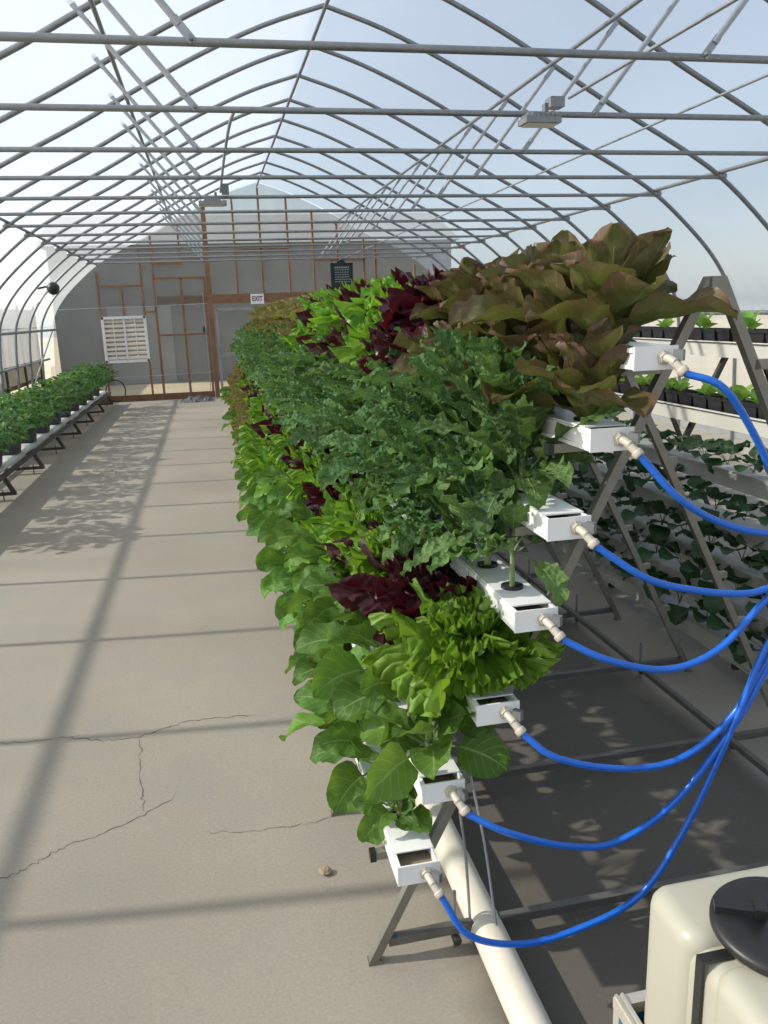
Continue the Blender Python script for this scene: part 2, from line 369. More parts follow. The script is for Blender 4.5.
# neighbouring shed behind the far wall, fence at the left
g = tag(empty('shed', (1.5, 25, -.1)), 'long grey shed seen hazily through the far end wall', 'shed')
MB().box((0, 0, 1.75), (10.6, 5, 3.5)).build('wall', M['shed'], g)
b = MB(); b.add([(-5.5, -2.7, 3.5), (5.5, -2.7, 3.5), (5.5, 0, 4.5), (-5.5, 0, 4.5), (-5.5, 2.7, 3.5), (5.5, 2.7, 3.5)], [(0, 1, 2, 3), (3, 2, 5, 4), (0, 3, 4), (1, 5, 2)]); b.build('roof', M['shed_roof'], g)
MB().box((-3.2, -2.53, 1.0), (1.6, .06, 2.0)).build('door_panel', M['shed_roof'], g)
f = tag(empty('fence', (-4.6, 10, -.1)), 'dark netting fence outside the open left side wall', 'fence')
b = MB(); b.add([(0, 0, .12), (0, 14, .12), (0, 14, 2.0), (0, 0, 2.0)], [(0, 1, 2, 3)]); b.add([(0.01, 0, .12), (.01, 14, .12), (.01, 14, .22), (.01, 0, .22)], [(0, 1, 2, 3)]); b.build('netting', M['netting'], f)
for i in range(8): MB().tube([(.03, i*2., 0), (.03, i*2., 2.1)], .03, 8).build('post', M['dark_steel'], f)

# ------------------------------------------------------------------ trusses and purlins
BOW = prof_pts(0, 4)
t0 = empty('roof_truss', (0, TY[0], 0))
MB().tube([(p.x, 0, p.z) for p in BOW], .019, 10, False).build('bow', M['galv'], t0)
MB().tube([(-1.95, 0, 2.52), (1.15, 0, 2.525), (4.25, 0, 2.52)], .0155, 10).build('cross_tie', M['galv'], t0)
for (a, c) in (((.03, 2.53), (-.60, 3.29)), ((2.10, 2.53), (2.72, 3.29))):
    A, Bv = Vector((a[0], -.012, a[1])), Vector((c[0], -.012, c[1])); d = (Bv-A).normalized()
    bb = MB(); bb.tube([A+d*.06, Bv-d*.06], .0135, 8)
    bb.bar(A-d*.01, A+d*.09, .032, .008, up=(0, 1, 0)); bb.bar(Bv-d*.09, Bv+d*.01, .032, .008, up=(0, 1, 0))
    br = bb.build('brace', M['galv_bright'], t0)
    MB().tube([A+Vector((0, -.03, 0)), A+Vector((0, .03, 0))], .009, 8).build('bolt', M['galv'], br)
for sx in (-1.92, 4.22):
    MB().lathe([(.0, -.03), (.028, -.03), (.03, 0), (.028, .03), (0, .03)], (sx, 0, 2.53), (1, 0, 0), 10).build('clamp', M['galv'], t0)
lab = 'galvanised roof truss whose cross tie is {} from the top of the picture'
for i, y in enumerate(TY):
    t = t0 if i == 0 else copy_tree(t0)
    t.location = (0, y, 0); tag(t, lab.format(ordn(i)) if i else 'galvanised roof truss straight overhead, above the top edge of the picture', 'roof truss', 'roof trusses along the greenhouse')
def ylong(name, x, z, r, label, y0=YN, y1=YF-.02, mat='galv', cat='purlin'):
    return tag(MB().tube([(x, y0, z), (x, (y0+y1)/2, z), (x, y1, z)], r, 10).build(name, M[mat]), label, cat)
ylong('purlin', RX, 3.955, .016, 'galvanised ridge purlin tube along the peak of the roof')
ylong('purlin', -1.90, 2.56, .016, 'galvanised purlin joining the cross tie ends above the left bench')
ylong('purlin', 4.20, 2.56, .016, 'galvanised purlin joining the cross tie ends above the right wall')
ylong('purlin', -.47, 3.24, .015, 'galvanised purlin high on the left roof slope where braces meet')
ylong('purlin', 2.62, 3.26, .015, 'galvanised purlin high on the right roof slope where braces meet')
ylong('support_wire', 2.63, 2.55, .007, 'thin straight tube lying along the cross ties right of the ridge', cat='tube', mat='galv_bright')
ylong('side_rail', -2.80, 1.42, .022, 'horizontal steel rail along the left side wall at chest height', cat='rail')
ylong('side_rail', 5.10, 1.42, .022, 'horizontal steel rail along the right side wall behind the potted shelves', cat='rail')
ylong('roll_up_tube', -2.90, .90, .02, 'roll-up curtain tube low on the left side wall', y1=16.1, cat='tube', mat='galv_bright')
tag(MB().tube([(-2.83, 16.4, 1.42), (-2.83, 13.7, .40)], .014, 8).build('brace_tube', M['galv_bright']), 'bright diagonal brace tube by the far left corner', 'brace')
# conduit, lamps
P = [(1.90, 4.42, 2.50), (.22, 4.42, 2.50)]; 
cd = MB(); cd.tube(catmull([(1.97, -1, 2.60), (1.97, 2, 2.60), (1.93, 4.25, 2.59)], 4), .009, 8); cd.tube(catmull([(1.86, 4.42, 2.545), (1.0, 4.42, 2.55), (.30, 4.42, 2.55), (.22, 4.5, 2.55), (.20, 5.5, 2.55), (.20, 7.2, 2.55)], 5), .009, 8)
cd = tag(cd.build('conduit', M['galv_bright']), 'thin electrical conduit running to the two roof lamps', 'conduit')
MB().box((1.90, 4.36, 2.59), (.08, .08, .05)).build('junction_box', M['galv'], cd)
def lamp(loc, label, s=1.):
    g = tag(empty('roof_lamp', loc), label, 'lamp', 'roof lamps')
    b = MB(); b.box((0, 0, -.035), (.24*s, .12, .03)); b.box((0, 0, -.012), (.14*s, .08, .03))
    for k in range(7): b.box((-.1*s+k*.033*s, 0, -.012), (.006, .11, .02))
    b.build('housing', M['galv'], g); MB().box((0, 0, -.053), (.20*s, .09, .008)).build('lens', M['lens'], g)
    MB().box((.03, 0, .02), (.02, .04, .06)).build('bracket', M['grey_plastic'], g)
lamp((1.77, 4.25, 2.51), 'flat floodlight under a cross tie right of the ridge, nearest the camera', .8)
lamp((.13, 7.22, 2.50), 'flat floodlight under a cross tie left of the ridge, further away', .95)
tag(MB().box((.24, 7.22, 2.575), (.06, .06, .08)).build('junction_box', M['grey_plastic']), 'small dark junction box on the tie above the left lamp', 'box')
g = tag(empty('round_sensor', (-2.30, 13.78, 2.07)), 'small round black device hung on a bow by the far left corner', 'device')
MB().lathe([(0, -.07), (.06, -.065), (.095, -.02), (.10, .03), (.075, .075), (0, .09)], (0, 0, 0), (1, -.4, -.3), 20).build('body', M['black'], g)
MB().tube([(-.04, 0, .03), (-.12, 0, .02), (-.22, .0, .0)], .015, 8).build('mount', M['black'], g)
MB().tube(catmull([(-.02, 0, 0), (-.15, -.02, -.14), (-.28, -.02, -.25)], 4), .006, 6).build('cable', M['white_paint'], g)

# far wall fittings: louvre, exit sign, black board, rag
g = tag(empty('louvre_vent', (-1.545, YF-.12, 1.19)), 'white framed louvre vent with horizontal blades in the far wall', 'vent')
b = MB()
for x in (-.39, .39): b.box((x, 0, 0), (.05, .07, .86))
for z in (-.41, .41): b.box((0, 0, z), (.82, .07, .05))
b.box((0, -.01, 0), (.03, .05, .80)); b.box((-.2, -.02, 0), (.012, .03, .8)); b.box((.2, -.02, 0), (.012, .03, .8))
b.build('frame', M['white_paint'], g)
for k in range(9):
    z = -.345+k*.086; MB().box((0, .02, z), (.74, .062, .012), Matrix.Rotation(math.radians(48), 3, 'X')).build('blade', M['cream_blade'], g)
def text(name, s, size, mat, parent, loc, rot=(PI/2, 0, 0), ext=.002):
    cu = bpy.data.curves.new(name, 'FONT'); cu.body = s; cu.size = size; cu.extrude = ext; cu.align_x = 'CENTER'; cu.align_y = 'CENTER'; cu.offset = size*.02
    o = bpy.data.objects.new(name, cu); COL.objects.link(o)
    bpy.context.view_layer.update(); dg = bpy.context.evaluated_depsgraph_get()
    me = bpy.data.meshes.new_from_object(o.evaluated_get(dg)); bpy.data.objects.remove(o)
    me.materials.clear(); me.materials.append(M[mat]); q = bpy.data.objects.new(name, me); COL.objects.link(q)
    q.parent = parent; q.location = loc; q.rotation_euler = rot; return q
g = tag(empty('exit_sign', (1.01, YF-.10, 1.87)), 'small white EXIT sign on the timber header of the far wall', 'sign')
MB().box((0, 0, 0), (.26, .03, .19)).build('panel', M['sign_white'], g)
text('lettering', 'EXIT', .115, 'sign_ink', g, (0, -.018, 0)).scale = (.86, 1.15, 1)
g = tag(empty('menu_board', (2.70, YF-.16, 2.25)), 'black hanging board with rows of pale writing on the far wall', 'board')
b = MB(); b.box((0, 0, 0), (.43, .05, .50)); b.box((0, -.03, .24), (.45, .02, .03)); b.box((0, -.03, -.24), (.45, .02, .03)); b.box((-.21, -.03, 0), (.025, .02, .5)); b.box((.21, -.03, 0), (.025, .02, .5)); b.build('board', M['board'], g)
b = MB(); r_ = random.Random(3)
for k in range(7):
    z = .17-k*.045; x = -.14
    while x < .13:
        w = r_.uniform(.02, .05); b.box((x+w/2, -.028, z), (w, .004, .014 if k else .03)); x += w+.012
b.build('lettering', M['chalk'], g)
MB().box((0, -.045, -.225), (.13, .01, .04)).build('paper_tag', M['lens'], g)
MB().add([(-.1, 0, .25), (.1, 0, .25), (0, 0, .36), (-.1, .02, .25), (.1, .02, .25), (0, .02, .36)], [(0, 1, 2), (5, 4, 3), (0, 2, 5, 3), (1, 4, 5, 2)]).build('hanger', M['board'], g)
b = MB(); r_ = random.Random(5); n = 26
for i in range(n+1):
    for j in range(15):
        u = i/n*2-1; v = j/14*2-1; h = max(0, 1-(u*u*.95+v*v*.95))**.6
        z = h*(.07+.045*math.sin(9*u+5*v)*math.cos(7*v-3*u)+r_.uniform(-.02, .02)); b.v.append((u*.33, v*.2, max(.002, z))); b.uv.append((0, 0)); b.lr.append(0)
for i in range(n):
    for j in range(14): a = i*15+j; b.f.append((a, a+15, a+16, a+1)); b.sm.append(False); b.mi.append(0)
tag(b.build('rag', M['rag'], None, (-.30, 15.85, 0)), 'crumpled grey cloth lying on the floor by the end door', 'cloth')

# ------------------------------------------------------------------ leaves
def leaf(b, base, az, elev, L, W, shape, pet=.3, nu=6, nv=9, bend=60, cup=.25, ruf=.0, rf=5., bump=.0, twist=0., serr=0., lr=0., r=rnd, fold=0., petw=.008, seg=3):
    az, el, bd, tw = math.radians(az), math.radians(elev), math.radians(bend), math.radians(twist)
    h = np.array([math.cos(az), math.sin(az), 0.]); up = np.array([0., 0., 1.]); side0 = np.array([-math.sin(az), math.cos(az), 0.])
    p = np.array(base, float); T = [0.]
    ts = list(np.linspace(0, pet, seg+1)[:-1]) + list(np.linspace(pet, 1, nv+1)) if pet > 0 else list(np.linspace(0, 1, nv+1))
    ph1, ph2, ph3 = r.uniform(0, 6.3), r.uniform(0, 6.3), r.uniform(0, 6.3)
    vs = []; uvs = []; prev = 0.; us = np.linspace(-1, 1, nu+1)
    for t in ts:
        dt = t-prev; prev = t
        e = el - bd*t**1.4; d = h*math.cos(e)+up*math.sin(e); p = p + d*L*dt
        n = -h*math.sin(e)+up*math.cos(e)
        a = tw*t; s = side0*math.cos(a)+n*math.sin(a); nn = n*math.cos(a)-side0*math.sin(a)
        if t < pet-1e-6: w = petw; q = 0.
        else:
            q = (t-pet)/(1-pet); w = max(petw*.8, W/2*shape(q))
        for u in us:
            ww = w; au = abs(u)
            if q > 0 and serr: ww = w*(1+serr*au*math.sin(q*rf*9+ph3+u))
            z = cup*w*au**1.6
            if q > 0 or pet == 0:
                ed = min(1, q*4)
                z += ruf*W*au**2*ed*(math.sin(rf*2*PI*q+ph1*(1 if u > 0 else 2.3))+.4*math.sin(rf*3.7*PI*q+ph2+u*3))
                if bump: z += bump*W*math.sin(14*q+ph2)*math.sin(5*u+ph3)
            vs.append(p + s*(u*ww*(1-.25*cup*au)) + nn*z); uvs.append((.5+.5*u*(1 if t >= pet-1e-6 else .05), max(0, q)))
    m = nu+1; fs = [(i*m+j, i*m+j+1, (i+1)*m+j+1, (i+1)*m+j) for i in range(len(ts)-1) for j in range(nu)]
    b.add(vs, fs, uvs, lr, True)
def fan(b, base, az, elev, L, spread, lr, r, bend=50, amp=.12, k=9, nr=6, na=20, cup=.15, wave2=.5):
    """wide frilly lettuce leaf"""
    az, el, bd = math.radians(az), math.radians(elev), math.radians(bend)
    h = np.array([math.cos(az), math.sin(az), 0.]); up = np.array([0., 0., 1.]); sd = np.array([-math.sin(az), math.cos(az), 0.])
    ph, ph2 = r.uniform(0, 6.3), r.uniform(0, 6.3); vs = []; uvs = []
    # spine samples
    sp = [np.array(base, float)]; es = [el]
    for i in range(1, nr+1):
        t = i/nr; e = el-bd*t**1.3; es.append(e); sp.append(sp[-1]+(h*math.cos(e)+up*math.sin(e))*L/nr)
    for i in range(nr+1):
        t = i/nr; e = es[i]; n = -h*math.sin(e)+up*math.cos(e); d = h*math.cos(e)+up*math.sin(e)
        for j in range(na+1):
            u = j/na*2-1; a = u*math.radians(spread)
            wid = L*t*math.sin(a)*(.35+.65*min(1, t*1.4)); back = -L*t*(1-math.cos(a))*.75
            edge = 1+.06*math.sin(k*2.1*u*PI+ph2)*t**3
            px = t*math.cos(a)*3; py = t*math.sin(a)*3
            z = amp*L*t**4*(math.sin(k*u*PI+ph+5*t)+.6*math.sin(k*1.7*u*PI+ph2-7*t)) + wave2*.10*L*t*(math.sin(3.1*px+2*py+ph)*math.sin(3.7*py-1.2*px+ph2)+.4*math.sin(8*px+ph2)*math.sin(7*py+ph)) + cup*L*t*abs(u)**2
            vs.append(sp[i] + sd*wid*edge + d*back*edge + n*z); uvs.append((.5+.5*u, t))
    m = na+1; fs = [(i*m+j, i*m+j+1, (i+1)*m+j+1, (i+1)*m+j) for i in range(nr) for j in range(na)]
    b.add(vs, fs, uvs, lr, True)
sh_round = lambda q: max(0, math.sin(PI*min(1, q**.72)))**.55 if q < 1 else .02
sh_kale = lambda q: (max(0, math.sin(PI*min(1, q**.85)))**.6) if q < 1 else .05
sh_rom = lambda q: (.28+.72*math.sin(PI/2*min(1, q*1.6))**1.3)*max(0, 1-q**3.2)**.6 + .004
sh_oval = lambda q: max(0, math.sin(PI*min(1, q**.9)))**.7 if q < 1 else .02
GA = 137.5
def bias(az, lo=0.):  # leaves that face the aisle (-x) sag lower than those that lean on the rack
    return -math.cos(math.radians(az))
def stem_mb(h, r, lean=0.):
    return MB().tube([(0, 0, -.03), (lean*.4, 0, h*.5), (lean, 0, h)], [r, r*.9, r*.6], 8)
def collard(seed, s=1., n=15):
    r = random.Random(seed); b = MB()
    for i in range(n):
        q = i/n; az = i*GA+r.uniform(-25, 25); bi = bias(az)
        leaf(b, (0, 0, .01+.05*(1-q)*s), az, 82-48*q+r.uniform(-14, 14)-10*bi, (.11+.14*q**.7)*s*r.uniform(.75, 1.2)*(1+.1*bi), (.075+.065*q**.6)*s, sh_round, .40, 8, 13, 20+32*q+20*max(0, bi)+r.uniform(-15, 40), .34, .07, 2.0, .02, r.uniform(-65, 65), 0., r.random(), r, petw=.004)
    return b
def kale(seed, s=1., n=18):
    r = random.Random(seed); b = MB()
    for i in range(n):
        q = i/n; az = i*GA+r.uniform(-25, 25); bi = bias(az)
        leaf(b, (0, 0, .01+.09*(1-q)*s), az, 88-36*q+r.uniform(-10, 10)-9*bi, (.21+.19*q**.6)*s*r.uniform(.85, 1.12)*(1+.1*bi), (.070+.034*q)*s, sh_kale, .22, 6, 24, 8+34*q**1.5+16*max(0, bi)+r.uniform(-10, 20), .30, .12, 4.5, .03, r.uniform(-40, 40), .14, r.random(), r, petw=.0045)
    return b
def kale_full(seed, s=1.):
    b = kale(seed, s); r = random.Random(seed+5)
    for i in range(9):
        az = 180+(i-4)*34+r.uniform(-12, 12); bi = bias(az)
        leaf(b, (0, 0, .02), az, 42-22*max(0, bi)+r.uniform(-10, 10), (.20+.05*max(0, bi))*s*r.uniform(.85, 1.15), .095*s, sh_kale, .22, 6, 22, 50+25*max(0, bi)+r.uniform(-15, 15), .30, .12, 4.5, .03, r.uniform(-35, 35), .14, r.random(), r, petw=.0045)
    return b
def romaine(seed, s=1., n=20, w=1.):
    r = random.Random(seed); b = MB()
    for i in range(n):
        q = i/n; az = i*GA+r.uniform(-20, 20); bi = bias(az)
        leaf(b, (0, 0, .0+.03*(1-q)*s), az, 83-58*q**1.05+r.uniform(-9, 9)-6*bi, (.155+.115*q**.5)*s*r.uniform(.85, 1.12), (.135+.075*q)*s*w, sh_rom, 0., 10, 14, 2+38*q**1.4+r.uniform(-14, 24), .50, .045, 2.4, .035, r.uniform(-25, 25), 0., r.random(), r)
    return b
def frilly(seed, s=1., n=24, red=False):
    r = random.Random(seed); b = MB()
    for i in range(n):
        q = i/n; az = i*GA+r.uniform(-20, 20); bi = bias(az)
        fan(b, (0, 0, .01+.03*(1-q)*s), az, 86-60*q+r.uniform(-12, 12)-6*bi, (.085+.085*q**.6)*s*r.uniform(.8, 1.15), 62 if red else 48, r.random(), r, 20+65*q+r.uniform(-20, 30), .085 if red else .08, 6 if red else 12, 10, 44 if red else 68, .35, 1.0 if red else 1.35)
    return b
def berry(seed, s=1.):
    r = random.Random(seed); b = MB()
    for i in range(8):
        q = i/8; az = i*GA+r.uniform(-20, 20); bi = bias(az)
        leaf(b, (0, 0, .01), az, 80-40*q+r.uniform(-15, 15), (.13+.05*q)*s*r.uniform(.8, 1.15), .10*s, sh_round, .45, 6, 8, 40+50*q+60*max(0, bi)*q, .2, .05, 2, 0, r.uniform(-30, 30), 0., r.random(), r, petw=.002)
    return b
def bush(seed, R=.40, H=.36):
    r = random.Random(seed); b = MB()
    for k in range(280):
        a = r.uniform(0, 2*PI); u = r.random()**.45; z = r.uniform(.02, 1)
        rad = R*u*math.sin(PI*(.18+.72*z))**.7; c = (rad*math.cos(a), rad*math.sin(a), H*z*(1-.2*u))
        leaf(b, c, math.degrees(a)+r.uniform(-70, 70), r.uniform(-10, 60), r.uniform(.08, .13), r.uniform(.045, .07), sh_oval, .15, 2, 5, r.uniform(30, 90), .3, .08, 2, 0, r.uniform(-50, 50), .18, r.random(), r, petw=.002, seg=1)
    return b
def bush_stems(seed, R=.36, H=.36):
    r = random.Random(seed); b = MB()
    for k in range(9):
        a = k*GA; q = r.uniform(.35, .8)
        b.tube(catmull([(0, 0, 0), (.3*q*R*math.cos(a), .3*q*R*math.sin(a), H*.5), (q*R*math.cos(a), q*R*math.sin(a), H*.85)], 4), .005, 5)
    return b
def young_kale(seed, s=1.):
    r = random.Random(seed); b = MB()
    for i, (az, el, L, W, bd) in enumerate([(95, 78, .20, .075, 30), (250, 72, .19, .07, 45), (180, 38, .25, .07, 85), (285, 20, .20, .065, 95), (215, 55, .16, .06, 60), (20, 60, .15, .055, 70), (140, 80, .17, .06, 20), (335, 45, .13, .05, 60)]):
        leaf(b, (0, 0, .075), az, el, L*s, W*s, sh_kale, .42, 6, 20, bd, .30, .10, 3.5, .03, r.uniform(-30, 30), .10, r.random(), r, petw=.004)
    return b
def seedling(seed, s=1.):
    r = random.Random(seed); b = MB()
    for i in range(6):
        az = i*GA+r.uniform(-20, 20)
        leaf(b, (0, 0, 0), az, 75-7*i, .075*s*r.uniform(.7, 1.1), .048*s, sh_round, .25, 4, 6, 30, .3, .02, 1, 0, r.uniform(-30, 30), 0., r.random(), r, petw=.002, seg=1)
    return b

VAR = {}
def var(kind, mk, mat, n, stemmat, sh, sr):
    VAR[kind] = [mk(100*len(VAR)+i).mesh(kind+'_foliage', M[mat]) for i in range(n)]
    VAR[kind+'_stem'] = stem_mb(sh, sr).mesh(kind+'_stem', M[stemmat])
var('collard', lambda s: collard(s), 'L_collard', 5, 'stem', .07, .009)
var('kale', lambda s: kale_full(s), 'L_kale', 6, 'stem', .11, .010)
var('young_kale', lambda s: young_kale(s), 'L_kale', 1, 'stem', .09, .007)
var('green_lettuce', lambda s: frilly(s), 'L_lettuce', 4, 'stem', .04, .012)
var('red_lettuce', lambda s: frilly(s, 1.0, 20, True), 'L_red', 5, 'stem_red', .04, .012)
var('bronze_romaine', lambda s: romaine(s), 'L_romaine', 5, 'stem_red', .04, .014)
var('bronze_lettuce', lambda s: romaine(s, .72, 16, 1.05), 'L_bronze', 4, 'stem_red', .03, .012)
var('strawberry', lambda s: berry(s), 'L_berry', 4, 'stem', .03, .006)
var('seedling', lambda s: seedling(s), 'L_seed', 3, 'stem', .02, .004)
CUP = MB().lathe([(.0, .004), (.020, .004), (.023, .006), (.026, .006), (.026, -.02), (.018, -.045)], n=14).mesh('net_cup', M['black'])
def plant(name, kind, loc, scale, rz, tilt, label, cat, group, detail, cup=True):
    me = VAR[kind][rnd.randrange(len(VAR[kind]))]
    if detail:
        o = empty(name, loc); fo = bpy.data.objects.new('foliage', me); COL.objects.link(fo); fo.parent = o
        st = bpy.data.objects.new('stem', VAR[kind+'_stem']); COL.objects.link(st); st.parent = o
        if cup:
            c = bpy.data.objects.new('net_cup', CUP); COL.objects.link(c); c.parent = o; c.location = (0, 0, 0)
        fo.rotation_euler = (0, math.radians(tilt), 0); fo.scale = (scale,)*3
        fo.rotation_euler.z = rz
    else:
        o = bpy.data.objects.new(name, me); COL.objects.link(o); o.location = loc; o.rotation_euler = (0, math.radians(tilt), rz); o.scale = (scale,)*3
    tag(o, label, cat, group); return o

# ------------------------------------------------------------------ main rack
G = [(.36, .335), (.42, .53), (.545, .70), (.63, .905), (.70, 1.10), (.79, 1.28), (.88, 1.44)]
GN = ['bottom', 'second', 'third', 'fourth', 'fifth', 'sixth', 'top']
GW, GH = .088, .045; Y0 = 1.50; Y1 = 13.0
FY = [1.63 + .62*k for k in range(19)]
def leg_x(z): return .27 + .5125*z
def a_frame(mat, arms, xs, top=1.585, half=.82):
    o = empty('a_frame', (0, 0, 0)); apex = xs+half
    for sgn in (-1, 1):
        b = MB(); b.bar((apex+sgn*half, 0, 0.005), (apex+sgn*.012, 0, top+.01), .022, .022)
        lg = b.build('leg', mat, o)
        MB().box((apex+sgn*half*.995, 0, .004), (.034, .026, .008)).build('foot', mat, lg)
    MB().bar((apex-half+.04, 0, .055), (apex+half-.04, 0, .055), .022, .022).build('crossbar', M['dull_steel'], o)
    b = MB(); b.box((apex, 0, top-.005), (.034, .034, .04)); b.build('apex_plate', mat, o)
    for sx in (.21, half*1.72):
        MB().tube([(xs+sx, .0, 0), (xs+sx, 0, .16)], .005, 8).build('levelling_rod', M['galv'], o)
        MB().lathe([(0, -.012), (.011, -.012), (.011, .012), (0, .012)], (xs+sx, -.012, .032), (0, 1, 0), 10).build('roller', M['dark_steel'], o)
    for (gx, gz) in arms:
        z = gz-GH/2-.011; a = MB().bar((gx-.075, 0, z), (leg_x(z)-.27+xs-.01, 0, z), .02, .02).build('shelf_arm', mat, o)
        MB().box((gx-.080, 0, z), (.014, .024, .024)).build('end_cap', M['black'], a)
        zr = z; xr = xs+half*2-(leg_x(zr)-.27)
        MB().bar((xr+.01, 0, zr), (xr+.045, 0, zr), .02, .02).build('stub_arm', mat, o)
    return o
fr = a_frame(M['rack_steel'], G, .27)
for i, y in enumerate(FY):
    f_ = fr if i == 0 else copy_tree(fr)
    f_.location = (0, y, 0)
    tag(f_, 'steel A-frame trestle of the leafy rack, ' + ('nearest the camera' if i == 0 else ordn(i+1)+' from the camera'), 'rack frame', 'A-frames of the leafy rack')
MB().bar((leg_x(1.41)+2*(1.09-leg_x(1.41))+.01, 0, 1.405), (leg_x(1.41)+2*(1.09-leg_x(1.41))+.16, 0, 1.405), .022, .022).build('outer_arm', M['rack_steel'], fr)
tag(MB().bar((1.64, 1.2, .078), (1.66, Y1, .078), .02, .02, up=(0, 0, 1)).build('floor_rail', M['dull_steel']), 'long steel rail lying across the feet of the leafy rack frames', 'rail')
tag(MB().tube([(.56, 1.0, .042), (.56, 6, .042), (.56, Y1, .042)], .042, 20).build('drain_pipe', M['cream_pvc']), 'thick cream drain pipe lying on the floor under the leafy rack', 'pipe')
for (x, y, x2, y2) in ((.49, 1.70, .52, 1.62), (.54, 1.74, .57, 1.58)):
    tag(MB().tube(catmull([(x, y, .50), ((x+x2)/2+.01, (y+y2)/2, .28), (x2, y2, .085 if x2 > .55 else .004)], 5), .0035, 6).build('drip_tube', M['galv_bright']), 'thin pale tube hanging by the drain pipe, ' + ('nearer the aisle' if x < .5 else 'further from the aisle'), 'tube')

def gutter(gx, gz, y0, y1, holes, label, group, w=GW, h=GH, mat='white_pvc', valve=True, nwall=.004, gap=.03):
    g = tag(empty('grow_gutter', (gx, y0, gz)), label, 'gutter', group); L = y1-y0
    b = MB(); hw, hh = w/2, h/2
    b.box((0, L/2, -hh+nwall/2), (w, L, nwall))
    for s in (-1, 1):
        b.box((s*(hw-nwall/2), L/2, 0), (nwall, L, h))
        b.box((s*(hw+.002), L/2, -hh+.005), (.006, L, .008)); b.box((s*(hw+.002), L/2, hh-.006), (.006, L, .009))
    b.build('channel', M[mat], g)
    MB().box((0, -.0015, 0.0), (w+.009, .004, h+.003)).build('end_plate', M[mat], g)
    MB().box((0, .06, -hh+nwall+.012), (w-2*nwall-.001, .1, .014)).build('wet_lining', M['gutter_in'], g)
    b = MB(); b.box((0, (L+gap)/2, hh+.0015), (w+.004, L-gap, .003)); cv = b.build('cover', M[mat], g)
    for (hy) in holes:
        MB().lathe([(0, 0), (.022, 0), (.024, .0012), (.026, .0012), (.026, 0)], (0, hy-y0, hh+.0034), n=18).build('planting_hole', M['black'], cv)
    if valve:
        v = MB().tube([(.016, 0, 0), (.018, -.020, -.001), (.024, -.034, -.008)], .0085, 12).tube([(.022, -.028, -.006), (.034, -.046, -.024)], .009, 12).build('valve', M['fitting'], g)
        MB().lathe([(0, 0), (.016, 0), (.016, .007), (.0115, .009), (.0115, .013), (0, .013)], (.016, 0, 0), (0, -1, 0), 6, False).build('nut', M['fitting'], v)
        MB().box((.034, -.030, .006), (.013, .020, .022), Matrix.Rotation(.7, 3, 'Z')).build('tap_handle', M['grey_plastic'], v)
        MB().lathe([(0, 0), (.011, 0), (.012, .003), (.012, .011), (.010, .014), (0, .014)], (.031, -.042, -.020), (.5, -.55, -.65), 12).build('collar', M['fitting'], v)
    return g
for i, (gx, gz) in enumerate(G):
    gutter(gx, gz, Y0, Y1, [], 'white growing gutter of the leafy rack, ' + ({0: 'lowest of the seven', 6: 'topmost of the seven'}.get(i) or ordn(i+1)+' from the bottom'), 'growing gutters of the leafy rack', gap=.045 if i == 0 else .028)
# exposed planting hole near the end of the bottom gutter
# hoses
HP = {0: [(.45, .22), (.57, .17), (.71, .18), (.86, .24), (.97, .41), (1.07, .65), (1.14, .83), (1.24, .93)],
      1: [(.54, .46), (.68, .40), (.80, .39), (.94, .47), (1.08, .65), (1.16, .79), (1.24, .86)],
      2: [(.65, .62), (.80, .57), (.94, .57), (1.06, .65), (1.15, .79), (1.24, .90)],
      3: [(.76, .83), (.90, .79), (1.02, .82), (1.13, .92), (1.24, 1.0)],
      4: [(.84, 1.0), (.96, .96), (1.07, .94), (1.14, .945), (1.24, .97)],
      5: [(.90, 1.165), (1.0, 1.105), (1.11, 1.07), (1.24, 1.06)],
      6: [(.985, 1.38), (1.075, 1.27), (1.16, 1.13), (1.24, 1.09)]}
for k, pts in HP.items():
    gx, gz = G[k]; s = Vector((gx+.037, Y0-.050, gz-.029)); yy = [1.42+.012*k]*len(pts)
    P3 = [s] + [Vector((x, 1.42+.006*k*(j/len(pts)), z)) for j, (x, z) in enumerate(pts)]
    zend = .86+.045*k; P3[-1] = Vector((1.245, 1.42+.006*k, P3[-1].z))
    tag(MB().tube(catmull(P3, 8), .0075, 12).build('water_hose', M['blue_hose']), 'blue water hose looping right from the end of the ' + GN[k] + (' gutter' if k in (0, 6) else ' lowest gutter' if k == 1 else ' gutter from the bottom'), 'hose', 'blue feed hoses')
g = tag(empty('supply_manifold', (1.262, 1.43, 0)), 'upright white pipe collecting the blue hoses', 'pipe')
MB().tube([(0, 0, 0), (0, 0, 1.18)], .018, 14).build('pipe', M['white_pvc'], g); MB().lathe([(0, 0), (.05, 0), (.05, .012), (.02, .02), (0, .02)], n=16).build('base', M['white_pvc'], g)

